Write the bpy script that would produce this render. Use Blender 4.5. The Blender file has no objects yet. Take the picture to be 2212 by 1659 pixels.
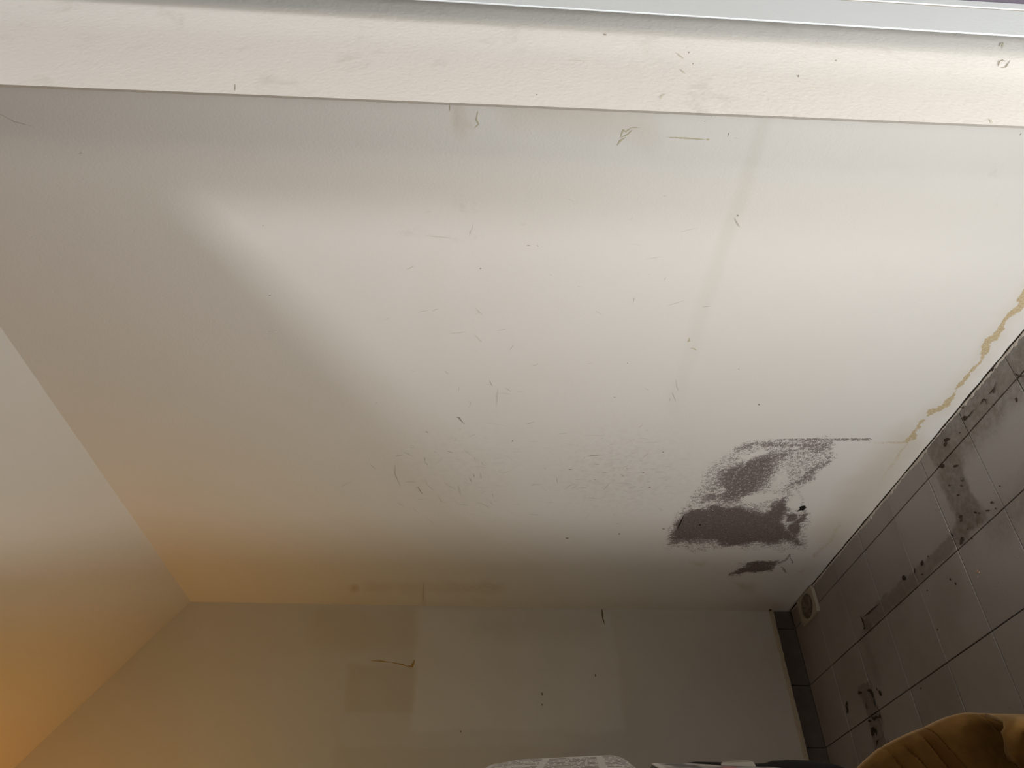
import bpy, bmesh, math, random
import numpy as np
from mathutils import Matrix, Vector
random.seed(7); rng = np.random.default_rng(11)
C = bpy.context.scene.collection
S = 1.065          # metres per unit of "eye to ceiling"
EYE = 1.45         # camera height above the floor
FL = -EYE / S      # floor in units
def U(x, y, z): return Vector((S*x, S*y, EYE + S*z))

# ---------------------------------------------------------------- camera
ROT = Matrix(((0.99872095, -0.01230096, -0.04904225),
              (-0.04598316, -0.62429172, -0.77983678),
              (-0.02102393, 0.78109445, -0.62405886)))
cam = bpy.data.cameras.new('camera'); camo = bpy.data.objects.new('camera', cam); C.objects.link(camo)
cam.sensor_fit = 'HORIZONTAL'; cam.sensor_width = 36.0; cam.lens = 1662.0/2212.0*36.0; cam.clip_start = 0.01
camo.matrix_world = Matrix.Translation(U(0, 0, 0)) @ ROT.to_4x4()
bpy.context.scene.camera = camo
vs = bpy.context.scene.view_settings
vs.view_transform = 'Standard'; vs.look = 'None'; vs.gamma = 1.0; vs.use_curve_mapping = False
vs.exposure = 0.0

# ---------------------------------------------------------------- world and lamps
wd = bpy.data.worlds.new('world'); bpy.context.scene.world = wd; wd.use_nodes = True
wd.node_tree.nodes['Background'].inputs[0].default_value = (0.03, 0.03, 0.03, 1)
wd.node_tree.nodes['Background'].inputs[1].default_value = 0.3
def area(name, loc, aim, sx, sy, power, col, spread=180):
    l = bpy.data.lights.new(name, 'AREA'); l.shape = 'RECTANGLE'; l.size = sx*S; l.size_y = sy*S
    l.energy = power; l.color = col; l.spread = math.radians(spread)
    o = bpy.data.objects.new(name, l); C.objects.link(o)
    p = U(*loc); o.location = p
    o.rotation_euler = (U(*aim) - p).to_track_quat('-Z', 'Y').to_euler()
    return o
def bulb(name, loc, r, power, col):
    l = bpy.data.lights.new(name, 'POINT'); l.shadow_soft_size = r*S; l.energy = power; l.color = col
    o = bpy.data.objects.new(name, l); C.objects.link(o); o.location = U(*loc); return o
area('left_lamp', (-1.72, -1.50, -1.05), (0.0, 0.9, 0.9), .35, .30, 43, (1.0, .96, .95))          # cool lamp low in the near room
area('right_lamp', (0.95, -0.2, -0.42), (0.8, 0.9, 1.0), .24, .12, 17.2, (1.0, 1.0, .97))
area('side_lamp', (0.98, 0.1, -0.15), (0.5, 0.7, 1.0), .15, .15, 6.3, (1.0, 1.0, .95))
area('front_fill', (0.2, -0.9, -0.85), (1.0, 1.2, .9), .26, .16, 5.2, (1.0, .75, .45))  # fill added to lift the far ceiling, no known lamp
for k in range(3): bulb('bulb', (1.0-.035*k, -.45, -.40-.012*k), .012, 2.2, (1.0, .98, .93))        # three bulbs in a row
area('orange_lamp', (-.95, 1.95, -.25), (-1.5, 2.3, .35), .10, .10, 2.1, (1.0, .27, .02))           # shaded lamps low at the left
area('warm_lamp', (-.75, 1.6, -.20), (-.9, 2.4, .55), .10, .10, 1.15, (1.0, .84, .16))

# ---------------------------------------------------------------- maths of the photograph's view (points on real surfaces)
RN = np.array(ROT)
def ray(px, py):
    v = np.array([px-1106.0, -(py-829.5), -1662.0]); return RN @ (v/np.linalg.norm(v))
def on_ceiling(px, py): d = ray(px, py); return d/d[2]
def on_right(px, py): d = ray(px, py); return d*1.073/d[0]
def on_y(px, py, y): d = ray(px, py); return d*y/d[1]
def on_back(px, py): d = ray(px, py); return d*2.412/(d[1]-.0475*d[0])
def to_px(P):            # P (n,3) in units -> pixels
    v = P @ RN
    return 1106.0 + v[:, 0]*1662.0/(-v[:, 2]), 829.5 - v[:, 1]*1662.0/(-v[:, 2])

def vnoise(x, y, seed=0):
    r = np.random.default_rng(seed); T = r.random((256, 256))
    xi = np.floor(x).astype(int); yi = np.floor(y).astype(int); fx = x-xi; fy = y-yi
    fx = fx*fx*(3-2*fx); fy = fy*fy*(3-2*fy)
    a = T[xi % 256, yi % 256]; b = T[(xi+1) % 256, yi % 256]; c = T[xi % 256, (yi+1) % 256]; d = T[(xi+1) % 256, (yi+1) % 256]
    return (a*(1-fx)+b*fx)*(1-fy)+(c*(1-fx)+d*fx)*fy
def fbm(x, y, seed=0, o=4):
    s = 0; a = .5; t = 0
    for k in range(o):
        s = s + a*vnoise(x*2**k, y*2**k, seed+k); t += a; a *= .5
    return s/t
def seg_dist(x, y, pts):
    best = np.full(x.shape, 1e9); tt = np.zeros(x.shape); n = len(pts)-1
    for i in range(n):
        ax, ay = pts[i]; bx, by = pts[i+1]; L = (bx-ax)**2+(by-ay)**2
        t = np.clip(((x-ax)*(bx-ax)+(y-ay)*(by-ay))/L, 0, 1)
        d = np.hypot(x-ax-t*(bx-ax), y-ay-t*(by-ay)); m = d < best
        best = np.where(m, d, best); tt = np.where(m, (i+t)/n, tt)
    return best, tt
def poly_sd(x, y, pts):           # signed distance, positive inside
    p = list(pts)+[pts[0]]; d, _ = seg_dist(x, y, p); ins = np.zeros(x.shape, bool)
    for i in range(len(pts)):
        ax, ay = p[i]; bx, by = p[i+1]
        if ay == by: continue
        c = ((ay > y) != (by > y)) & (x < (bx-ax)*(y-ay)/(by-ay)+ax)
        ins ^= c
    return np.where(ins, d, -d)
def sstep(a, b, v): t = np.clip((v-a)/(b-a), 0, 1); return t*t*(3-2*t)

# ---------------------------------------------------------------- material helpers
class NT:
    def __init__(s, name, rough=.8, spec=.25):
        s.m = bpy.data.materials.new(name); s.m.use_nodes = True; s.t = s.m.node_tree
        s.b = s.t.nodes['Principled BSDF']; s.b.inputs['Roughness'].default_value = rough
        s.b.inputs['Specular IOR Level'].default_value = spec
    def n(s, ty, **k):
        o = s.t.nodes.new(ty)
        for a, v in k.items(): setattr(o, a, v)
        return o
    def put(s, sock, v):
        if isinstance(v, bpy.types.NodeSocket): s.t.links.new(v, sock)
        else: sock.default_value = v
    def math(s, op, a, b=0.0, c=0.0):
        o = s.n('ShaderNodeMath', operation=op)
        for i, v in enumerate((a, b, c)): s.put(o.inputs[i], v)
        return o.outputs[0]
    def mix(s, f, a, b, blend='MIX'):
        o = s.n('ShaderNodeMix', data_type='RGBA', blend_type=blend); s.put(o.inputs[0], f)
        for i, v in ((6, a), (7, b)): s.put(o.inputs[i], (*v, 1) if isinstance(v, tuple) and len(v) == 3 else v)
        return o.outputs[2]
    def smooth(s, v, a, b, lo=0.0, hi=1.0):
        o = s.n('ShaderNodeMapRange', interpolation_type='SMOOTHSTEP'); s.put(o.inputs[0], v)
        o.inputs[1].default_value = a; o.inputs[2].default_value = b; o.inputs[3].default_value = lo; o.inputs[4].default_value = hi
        return o.outputs[0]
    def pos(s):
        g = s.n('ShaderNodeNewGeometry'); return g.outputs['Position']
    def xyz(s, v):
        o = s.n('ShaderNodeSeparateXYZ'); s.put(o.inputs[0], v); return o.outputs
    def noise(s, vec, scale, detail=3.0, rough=.5, dist=0.0):
        o = s.n('ShaderNodeTexNoise'); s.put(o.inputs['Vector'], vec)
        o.inputs['Scale'].default_value = scale; o.inputs['Detail'].default_value = detail
        o.inputs['Roughness'].default_value = rough; o.inputs['Distortion'].default_value = dist
        return o.outputs[0]
    def attr(s, name):
        o = s.n('ShaderNodeAttribute', attribute_name=name); return o.outputs['Fac']
    def bump(s, h, strength, dist=.002):
        o = s.n('ShaderNodeBump'); o.inputs['Strength'].default_value = strength; o.inputs['Distance'].default_value = dist
        s.put(o.inputs['Height'], h); s.t.links.new(o.outputs[0], s.b.inputs['Normal'])
    def col(s, c): s.put(s.b.inputs['Base Color'], (*c, 1) if isinstance(c, tuple) else c); return s.m
    # soft rectangle mask over two coordinates
    def rect(s, a, b, a0, a1, b0, b1, e):
        f = s.smooth(a, a0-e, a0+e); f = s.math('MULTIPLY', f, s.smooth(a, a1-e, a1+e, 1, 0))
        f = s.math('MULTIPLY', f, s.smooth(b, b0-e, b0+e)); return s.math('MULTIPLY', f, s.smooth(b, b1-e, b1+e, 1, 0))
def flat(name, c, rough=.7, spec=.25, var=.0, scale=30.0):
    t = NT(name, rough, spec)
    if var:
        f = t.noise(t.pos(), scale, 4.0)
        return t.col(t.mix(f, tuple(v*(1-var) for v in c), tuple(min(1, v*(1+var)) for v in c)))
    return t.col(c)

# paint of the ceiling with its stains
PAINT = (0.80, 0.775, 0.725)
def ceiling_mat():
    t = NT('ceiling_paint', .75, .2); P = t.pos()
    c = t.mix(t.smooth(t.noise(P, 2.2, 3.0), .3, .7), (0.80, 0.79, 0.775), (0.785, 0.772, 0.75))
    c = t.mix(t.math('MULTIPLY', t.attr('filler'), .42), c, (0.64, 0.615, 0.54))
    g = t.math('MULTIPLY', t.attr('grime'), t.smooth(t.noise(P, 60, 5.0, .65), .40, .75))
    g = t.math('MULTIPLY', g, .55)
    c = t.mix(g, c, (0.40, 0.37, 0.32))
    c = t.mix(t.attr('damp'), c, (0.52, 0.40, 0.24))
    n = t.math('ADD', t.math('MULTIPLY', t.noise(P, 95, 5.0, .7, .2), .5), t.math('MULTIPLY', t.noise(P, 330, 3.0, .6), .5))
    k = t.smooth(t.math('SUBTRACT', t.math('ADD', t.attr('mould'), -.43), t.math('MULTIPLY', t.math('SUBTRACT', n, .5), 4.2)), -.14, .22)
    k = t.math('MULTIPLY', k, t.smooth(t.attr('mould'), .06, .2))
    c = t.mix(t.math('MULTIPLY', k, t.smooth(t.attr('mould'), .3, 1.0, .74, .98)), c, t.mix(t.smooth(t.noise(P, 300, 3.0), .35, .65), (0.125, 0.095, 0.092), (0.205, 0.162, 0.155)))
    n2 = t.noise(P, 120, 4.0, .6)
    r = t.smooth(t.math('ADD', t.attr('rust'), t.math('MULTIPLY', t.math('SUBTRACT', n2, .5), .7)), .25, .75)
    c = t.mix(t.math('MULTIPLY', r, .85), c, t.mix(t.smooth(t.noise(P, 260, 3.0), .35, .65), (0.47, 0.35, 0.17), (0.64, 0.53, 0.33)))
    t.bump(t.math('ADD', t.math('MULTIPLY', t.noise(P, 230, 3.0), .5), t.math('ADD', t.noise(P, 14, 3.0), t.math('MULTIPLY', k, .25))), .22, .004)
    return t.col(c)
def wall_mat(name, a, b, bump=.18):
    t = NT(name, .75, .2); P = t.pos()
    c = t.mix(t.smooth(t.noise(P, 2.5, 4.0), .3, .7), a, b)
    t.bump(t.math('ADD', t.math('MULTIPLY', t.noise(P, 220, 3.0), .5), t.noise(P, 9, 3.0)), bump, .004)
    return t.col(c)
M_ceil = ceiling_mat()
M_paint = wall_mat('wall_paint', (0.78, 0.765, 0.74), (0.76, 0.74, 0.71))

# ---------------------------------------------------------------- mesh helpers
def link(name, me, mat=None, parent=None, smooth=False):
    o = bpy.data.objects.new(name, me); C.objects.link(o)
    if mat: me.materials.append(mat)
    if parent: o.parent = parent
    if smooth: me.polygons.foreach_set('use_smooth', [True]*len(me.polygons))
    return o
def mesh_from(name, verts, faces):
    me = bpy.data.meshes.new(name); me.from_pydata([tuple(v) for v in verts], [], faces); me.update(); return me
def hexa(name, a, b, mat, parent=None, bevel=0.0):       # box between unit corners
    bm = bmesh.new(); bmesh.ops.create_cube(bm, size=1)
    A = U(*a); B = U(*b)
    for v in bm.verts:
        v.co = Vector([(A[i]+B[i])/2 + v.co[i]*(B[i]-A[i]) for i in range(3)])
    if bevel: bmesh.ops.bevel(bm, geom=bm.edges[:], offset=bevel, segments=2, affect='EDGES', profile=.7)
    bmesh.ops.recalc_face_normals(bm, faces=bm.faces)
    me = bpy.data.meshes.new(name); bm.to_mesh(me); bm.free()
    return link(name, me, mat, parent)
def prism(name, poly, axis_pts, mat, parent=None):        # polygon list of unit points swept from first to second offset
    n = len(poly); v = [U(p[0]+axis_pts[0][0], p[1]+axis_pts[0][1], p[2]+axis_pts[0][2]) for p in poly]
    v += [U(p[0]+axis_pts[1][0], p[1]+axis_pts[1][1], p[2]+axis_pts[1][2]) for p in poly]
    f = [tuple(range(n)), tuple(range(2*n-1, n-1, -1))] + [(i, i+n, (i+1) % n+n, (i+1) % n) for i in range(n)]
    me = mesh_from(name, v, f); bm = bmesh.new(); bm.from_mesh(me); bmesh.ops.recalc_face_normals(bm, faces=bm.faces); bm.to_mesh(me); bm.free()
    return link(name, me, mat, parent)
def struct(o, label=None):
    o['kind'] = 'structure'
    if label: o['label'] = label
    return o
def tag(o, label, cat, group=None):
    o['label'] = label; o['category'] = cat
    if group: o['group'] = group
    return o
def empty(name, loc, label, cat, group=None):
    o = bpy.data.objects.new(name, None); C.objects.link(o); o.location = loc; o.empty_display_size = .05
    return tag(o, label, cat, group)
def adopt(o, parent):                 # meshes are built in world space: keep them there under a moved parent
    o.parent = parent; o.matrix_parent_inverse = Matrix.Translation(-parent.location); return o

# ================================================================= THE ROOM
# ---- ceiling: fine grid where the stains are
XL, XR, Y0 = -.885, 1.073, .45
def yback(x): return 2.412 + .0475*x
gx = np.concatenate([np.linspace(XL, .22, 110, endpoint=False), np.linspace(.22, XR, 330)])
gy = np.concatenate([np.linspace(0, .22, 40, endpoint=False), np.linspace(.22, .97, 460, endpoint=False), np.linspace(.97, 1, 16)])
GX, GV = np.meshgrid(gx, gy); GY = Y0 + GV*(yback(GX)+.006-Y0); GZ = np.ones_like(GX)
flatP = np.stack([GX.ravel(), GY.ravel(), GZ.ravel()], 1)
PX, PY = to_px(flatP)
X_, Y_ = flatP[:, 0]*S, flatP[:, 1]*S
wx = (fbm(X_*22, Y_*22, 3)-.5)*26; wy = (fbm(X_*22+40, Y_*22, 9)-.5)*26
qx, qy = PX+wx, PY+wy
def patch(pts, soft_in, soft_out, d): return d*sstep(-soft_out, soft_in, poly_sd(qx, qy, pts))
mould = np.maximum.reduce([
    patch([(1436,1176),(1462,1128),(1490,1098),(1530,1088),(1600,1092),(1650,1100),(1680,1078),(1700,1072),(1704,1100),(1694,1124),(1712,1150),(1738,1164),(1738,1179),(1600,1182)], 18, 12, 1.0),
    patch([(1488,1100),(1516,1055),(1552,1008),(1592,986),(1640,972),(1720,962),(1760,972),(1722,996),(1694,1014),(1668,1046),(1640,1080),(1600,1098),(1540,1108)], 34, 16, .80),
    patch([(1586,962),(1640,956),(1720,951),(1800,952),(1812,962),(1770,974),(1700,972),(1640,970),(1592,977)], 8, 8, .62),
    patch([(1686,1060),(1735,1020),(1784,984),(1794,992),(1756,1034),(1714,1056)], 9, 12, .66),
    patch([(1694,1094),(1708,1096),(1706,1104),(1696,1104)], 4, 5, .8), patch([(1694,1108),(1712,1106),(1722,1116),(1716,1126),(1696,1124)], 6, 5, .95),
    patch([(1722,1116),(1744,1114),(1742,1124),(1730,1130),(1734,1150),(1726,1166),(1704,1160),(1700,1134)], 7, 6, .95),
    patch([(1600,1100),(1640,1062),(1700,1010),(1740,1000),(1720,1040),(1700,1062),(1680,1090)], 14, 10, .44),
    patch([(1574,1240),(1598,1222),(1640,1213),(1682,1215),(1668,1227),(1640,1233),(1602,1238)], 7, 9, .95),
    .62*sstep(5, 1, seg_dist(PX, PY+wy*.1, [(1600,957),(1700,950),(1880,949)])[0])*sstep(1600, 1700, PX),
    .66*sstep(4, 0, seg_dist(PX+wx*.3, PY+wy*.3, [(1672,1222),(1700,1208),(1708,1198),(1712,1216)])[0]),
    .66*sstep(4, 0, seg_dist(PX+wx*.3, PY+wy*.3, [(1690,1225),(1698,1236)])[0]),
    .40*sstep(-16, 6, poly_sd(qx, qy, [(1436,1180),(1470,1110),(1540,1010),(1590,972),(1800,950),(1800,985),(1720,1060),(1745,1120),(1742,1184)])),
])
for pts, w in (([(1535,1058),(1560,1042),(1566,1062),(1548,1076)], .40), ([(1608,1078),(1640,1064),(1684,1058),(1690,1076),(1650,1090),(1616,1092)], .34),
               ([(1500,1092),(1530,1078),(1560,1084),(1525,1100),(1505,1102)], .30), ([(1668,1030),(1704,1008),(1700,1050),(1664,1062)], .28), ([(1600,980),(1650,972),(1650,984),(1606,992)], .45), ([(1690,1090),(1720,1062),(1735,1100),(1706,1100)], .5)):
    mould = mould - w*sstep(-6, 8, poly_sd(qx, qy, pts))
mould = np.clip(mould, 0, 1)
rl = [(2240,600),(2212,640),(2195,668),(2172,690),(2158,718),(2134,738),(2122,770),(2100,800),(2086,818),(2068,842),(2040,878),(2006,894),(1986,914),(1974,936),(1962,951)]
d1, t1 = seg_dist(PX+wx*.35+(fbm(X_*90, Y_*30, 61)-.5)*16, PY+wy*.35+(fbm(X_*30, Y_*90, 63)-.5)*10, rl); wd1 = 7.5 - 4.5*t1 + 12*(fbm(X_*70, Y_*70, 21)-.5)+6*(fbm(X_*22, Y_*22, 25)-.5)
d2, t2 = seg_dist(PX+wx*.3, PY+wy*.3, [(1965,952),(1930,957),(1890,955),(1840,950)])
d3, t3 = seg_dist(PX+wx*.5, PY+wy*.5, [(1958,958),(1930,1000),(1905,1030),(1880,1060)])
d4, t4 = seg_dist(PX+wx*.5, PY+wy*.5, [(1812,1135),(1795,1160),(1782,1182),(1760,1200)])
rust = np.maximum.reduce([sstep(wd1+2.5, wd1-3.5, d1), .6*sstep(5, 1, d2)*(1-.6*t2), .5*sstep(7, 1, d3)*(1-.5*t3), .42*sstep(9, 2, d4)])
damp = np.maximum.reduce([.30*sstep(70, 5, seg_dist(qx, qy, [(1960,960),(1890,1040),(1800,1150)])[0]), .15*sstep(30, 0, d1),
    .42*sstep(-8, 16, poly_sd(qx, qy, [(1585,1250),(1630,1262),(1625,1285),(1595,1282)])), .40*sstep(-6, 10, poly_sd(qx, qy, [(1498,1212),(1525,1212),(1520,1222),(1500,1222)])),
    .30*sstep(-5, 12, poly_sd(qx, qy, [(1720,1228),(1745,1230),(1735,1242)])), .24*sstep(40, 0, np.abs(PX-1640)/3+np.abs(PY-1310)),
    .55*sstep(14, 2, np.hypot(PX-766, PY-1271)), .30*sstep(7, 0, np.abs(PX-915-wx*.2))*sstep(1240, 1265, PY),
    .35*sstep(-6, 20, poly_sd(qx, qy, [(975,222),(1010,225),(1015,262),(1000,300),(985,298),(972,262)])),
    .30*sstep(-4, 8, poly_sd(qx, qy, [(1018,262),(1030,240),(1034,262),(1026,282),(1018,278)])),
    .17*sstep(60, 0, seg_dist(qx, qy, [(1120,240),(1360,262),(1390,280)])[0]), .20*sstep(22, 0, seg_dist(PX, PY+wy, [(800,1268),(1080,1270)])[0])])
filler = np.maximum.reduce([.55*sstep(26, 4, seg_dist(PX+wx*.4, PY, [(1648,262),(1610,400),(1560,540),(1520,660),(1490,760),(1455,880)])[0])*(.45+.55*sstep(900, 420, PY)),
    .35*sstep(50, 0, seg_dist(PX+wx*.8, PY, [(930,560),(930,700)])[0])*.4])
grime = np.maximum.reduce([.40*sstep(150, 10, np.hypot((PX-1350)/1.7, PY-1020)), .22*sstep(140, 10, np.hypot((PX-1000)/1.8, PY-1000)), .30*sstep(45, 5, np.hypot((PX-1430)/1.6, PY-1010)),
    .42*sstep(26, 4, np.hypot((PX-1005)/2.2, PY-440)), .35*sstep(20, 4, np.hypot((PX-885)/2, PY-498)), .26*sstep(9, 1, seg_dist(PX, PY+wy*.3, [(898,507),(985,514)])[0]),
    .32*sstep(18, 2, np.hypot((PX-1030)/1.4, PY-518)), .34*sstep(10, 2, seg_dist(PX, PY, [(1132,484),(1138,500)])[0]), .45*sstep(14, 4, seg_dist(PX, PY, [(2146,374),(2160,362)])[0]), .4*sstep(11, 3, seg_dist(PX, PY, [(2154,434),(2164,426)])[0]),
    .5*sstep(12, 2, seg_dist(PX, PY+wy*.3, [(975,1266),(1000,1267),(1070,1271)])[0]), .4*sstep(10, 2, seg_dist(PX, PY+wy*.3, [(1025,1297),(1045,1297)])[0])])
ny_, nx_ = GX.shape
relief = (fbm(X_*3, Y_*3, 5)-.5)*.004 + .0006*np.clip(mould, 0, 1)*0
V = np.stack([S*flatP[:, 0], S*flatP[:, 1], EYE + S*flatP[:, 2] + relief*0], 1)
idx = np.arange(nx_*ny_).reshape(ny_, nx_)
F = np.stack([idx[:-1, :-1], idx[1:, :-1], idx[1:, 1:], idx[:-1, 1:]], -1).reshape(-1, 4)
me = bpy.data.meshes.new('ceiling'); me.vertices.add(len(V)); me.vertices.foreach_set('co', V.ravel())
me.loops.add(F.size); me.loops.foreach_set('vertex_index', F.ravel()); me.polygons.add(len(F))
me.polygons.foreach_set('loop_start', np.arange(0, F.size, 4)); me.update(calc_edges=True)
for nm, a in (('mould', mould), ('rust', rust), ('damp', damp), ('filler', filler), ('grime', grime)):
    at = me.attributes.new(nm, 'FLOAT', 'POINT'); at.data.foreach_set('value', a.astype(np.float32))
ceiling = struct(link('ceiling', me, M_ceil), 'white painted ceiling with a grey mould patch and brown water stains')
me.validate()
# plaster slab above, so the ceiling has thickness
hexa('ceiling_slab', (XL-.3, Y0+.05, 1.003), (XR+.12, 2.6, 1.08), M_paint, ceiling)

# ---- back wall with a plaster repair, tinted patches and soft shadows painted in
def back_mat():
    t = NT('back_wall_paint', .75, .2); P = t.pos(); x, y, z = t.xyz(P)
    n = t.noise(P, 7, 4.0); xs = t.math('ADD', x, t.math('MULTIPLY', t.math('SUBTRACT', n, .5), .05)); zs = t.math('ADD', z, t.math('MULTIPLY', t.math('SUBTRACT', t.noise(P, 8, 3.0), .5), .05))
    c = t.mix(t.smooth(t.noise(P, 2.5, 4.0), .3, .7), (0.66, 0.64, 0.60), (0.635, 0.61, 0.565))
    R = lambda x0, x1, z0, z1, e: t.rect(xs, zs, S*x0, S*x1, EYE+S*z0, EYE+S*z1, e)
    c = t.mix(t.math('MULTIPLY', R(-.175, .46, .62, .99, .012), .65), c, (0.72, 0.71, 0.685))  # lit field between soft shadow edges, painted as lighter colour
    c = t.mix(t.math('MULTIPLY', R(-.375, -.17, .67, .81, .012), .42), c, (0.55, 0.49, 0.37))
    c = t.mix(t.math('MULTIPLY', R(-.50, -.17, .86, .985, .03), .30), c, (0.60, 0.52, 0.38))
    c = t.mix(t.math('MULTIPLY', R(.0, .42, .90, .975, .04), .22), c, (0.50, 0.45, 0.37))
    c = t.mix(t.math('MULTIPLY', R(-.385, .35, .40, .575, .012), .32), c, (0.56, 0.51, 0.43))  # soft shadow low on the wall, painted as a darker band
    t.bump(t.math('ADD', t.math('MULTIPLY', t.noise(P, 220, 3.0), .5), t.noise(P, 9, 3.0)), .18, .004)
    return t.col(c)
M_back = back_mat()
th = .10
wall_back = struct(prism('wall_back', [(-2.1, yback(-2.1), FL), (1.2, yback(1.2), FL), (1.2, yback(1.2)+th, FL), (-2.1, yback(-2.1)+th, FL)], [(0, 0, 0), (0, 0, 1.04-FL)], M_back), 'cream painted back wall with a plaster patch and soft shadows painted into the colour')
# ---- sloping left wall
sl = lambda z: -.885 + .7422*(z-1)
M_left = M_paint
wall_left = struct(prism('wall_left', [(sl(1.03), .35, 1.03), (sl(.0), .35, .0), (sl(0), .35, FL), (sl(0)-.12, .35, FL), (sl(0)-.12, .35, .05), (sl(1.03)-.15, .35, 1.06)], [(0, 0, 0), (0, 2.2, 0)], M_left), 'sloping cream painted left wall')
# ---- right wall: grout bed behind the tiles
M_grout = flat('grout', (0.16, 0.135, 0.11), .9, .1, .35, 60)
wall_right = struct(hexa('wall_right', (1.079, .34, FL), (1.2, 2.6, 1.03), M_grout), 'grey tiled right wall with dirty grout')
# ---- front wall: lintel panel above the opening and the left jamb
def lint_z(x): return .6002 - .0193*x
def lintel_mat():
    t = NT('lintel_paint', .75, .2); P = t.pos()
    c = t.mix(t.smooth(t.noise(P, 2.5, 4.0), .3, .7), (0.83, 0.81, 0.785), (0.80, 0.78, 0.75))
    c = t.mix(t.math('MULTIPLY', t.smooth(t.noise(P, 22, 5.0, .6, .4), .56, .74), .40), c, (0.62, 0.59, 0.55))
    t.bump(t.math('ADD', t.math('MULTIPLY', t.noise(P, 220, 3.0), .5), t.noise(P, 9, 3.0)), .25, .004)
    return t.col(c)
M_lint = lintel_mat()
def lint(x0, x1):
    sec = lambda x: [(x, .366, lint_z(x)), (x, .366, 1.28), (x, .47, 1.28), (x, .47, .83), (x, .405, .70), (x, .372, lint_z(x)+.006)]
    a = sec(x0); b = sec(x1); n = 6
    me = mesh_from('wall_front', [U(*p) for p in a+b], [tuple(range(n)), tuple(range(2*n-1, n-1, -1))]+[(i, i+n, (i+1) % n+n, (i+1) % n) for i in range(n)])
    bm = bmesh.new(); bm.from_mesh(me); bmesh.ops.recalc_face_normals(bm, faces=bm.faces); bm.to_mesh(me); bm.free(); return me
wall_front = struct(link('wall_front', lint(-.70, 1.2), M_lint), 'cream lintel wall above the opening')
hexa('jamb', (-3.0, .366, FL), (-.70, .47, 1.28), M_paint, wall_front)
# ---- the room the camera stands in
M_floor = flat('floor_boards', (0.14, 0.10, 0.07), .6, .3, .3, 4)
floor = struct(hexa('floor', (-3.1, -2.8, FL-.05), (1.25, 2.6, FL), M_floor), 'brown floor')
M_room = flat('room_paint', (0.33, 0.31, 0.28), .8, .2)
struct(hexa('wall_rear', (-3.1, -2.8, FL), (1.25, -2.7, 1.3), M_room))
struct(hexa('wall_side', (-3.1, -2.7, FL), (-3.0, .366, 1.3), M_room))
struct(hexa('wall_near', (1.079, -2.7, FL), (1.2, .34, 1.3), M_room))
struct(hexa('trim_2', (-3.1, -2.8, 1.28), (1.25, .5, 1.34), M_room))

# unseen cabinet under the papers, its rear part added to block lamp light
M_cab = flat('cabinet_paint', (0.30, 0.24, 0.17), .5, .4)
cab = empty('cabinet', U(.2, .85, FL), 'brown cabinet carrying the newspapers and the carton', 'cabinet')
adopt(hexa('carcass', (-.75, .62, FL), (1.04, 1.12, .10), M_cab), cab); adopt(hexa('rear_block', (-.30, 1.14, FL), (1.04, 2.35, .12), M_cab), cab)  # rear box is added to keep warm light off the lower tiles
adopt(hexa('worktop', (-.77, .615, .10), (1.05, 1.14, .12), M_cab, bevel=.003), cab)

# ---- tiles of the right wall and of the short return on the back wall
def tile_mat():
    t = NT('wall_tile', .36, .6); t.b.inputs['IOR'].default_value = 1.75; P = t.pos(); x, y, z = t.xyz(P)
    oi = t.n('ShaderNodeObjectInfo'); rnd = oi.outputs['Random']
    c = t.mix(rnd, (0.255, 0.241, 0.228), (0.298, 0.283, 0.268))
    c = t.mix(t.math('MULTIPLY', t.smooth(t.noise(P, 5, 5.0, .6), .42, .68), .35), c, (0.175, 0.15, 0.12))
    n = t.math('MULTIPLY', t.math('SUBTRACT', t.noise(P, 16, 5.0, .6), .5), .075)
    ys = t.math('ADD', y, n); zs = t.math('ADD', z, t.math('MULTIPLY', t.math('SUBTRACT', t.noise(P, 19, 5.0, .6), .5), .06))
    R = lambda y0, y1, z0, z1, e: t.rect(ys, zs, S*y0, S*y1, EYE+S*z0, EYE+S*z1, e)
    mot = t.smooth(t.noise(P, 75, 6.0, .7), .3, .68)
    dirt = lambda m, a, b: t.math('MULTIPLY', m, t.math('ADD', b, t.math('MULTIPLY', mot, a)))
    brown = (0.080, 0.060, 0.036)
    for (y0, y1, z0, z1, e, a, b) in ((1.385, 1.475, .765, 1.01, .010, .45, .48), (1.05, 1.41, .90, 1.01, .03, .5, .30), (1.47, 2.005, .757, .797, .005, .30, .34),
                                      (2.068, 2.145, .40, .648, .006, .45, .42), (2.01, 2.05, .62, .77, .01, .2, .12), (1.985, 2.02, .757, .80, .006, .3, .3), (1.06, 1.4, .70, .775, .03, .3, .10)):
        c = t.mix(dirt(R(y0, y1, z0, z1, e), a, b), c, brown)
    sp = t.smooth(t.noise(P, 190, 2.0, .5), .69, .74)
    c = t.mix(t.math('MULTIPLY', sp, .6), c, (0.08, 0.06, 0.04))
    t.bump(t.noise(P, 12, 3.0), .08, .003)
    return t.col(c)
M_tile = tile_mat()
M_tiled = flat('dark_tile', (0.115, 0.095, 0.085), .7, .15, .25, 25)  # darker, rougher tile for the return strip
PY_, PZ_ = .188, .183
tile_cache = {}
def tile_mesh(sx, sy, sz, mat=None):
    k = (round(sx, 4), round(sy, 4), round(sz, 4))
    if k not in tile_cache:
        bm = bmesh.new(); bmesh.ops.create_cube(bm, size=1)
        for v in bm.verts: v.co = Vector((v.co.x*sx, v.co.y*sy, v.co.z*sz))
        bmesh.ops.bevel(bm, geom=bm.edges[:], offset=.0011, segments=1, affect='EDGES')
        m = bpy.data.meshes.new('tile'); bm.to_mesh(m); bm.free(); m.materials.append(mat or M_tile); tile_cache[k] = m
    return tile_cache[k]
GAP = .0022
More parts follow.
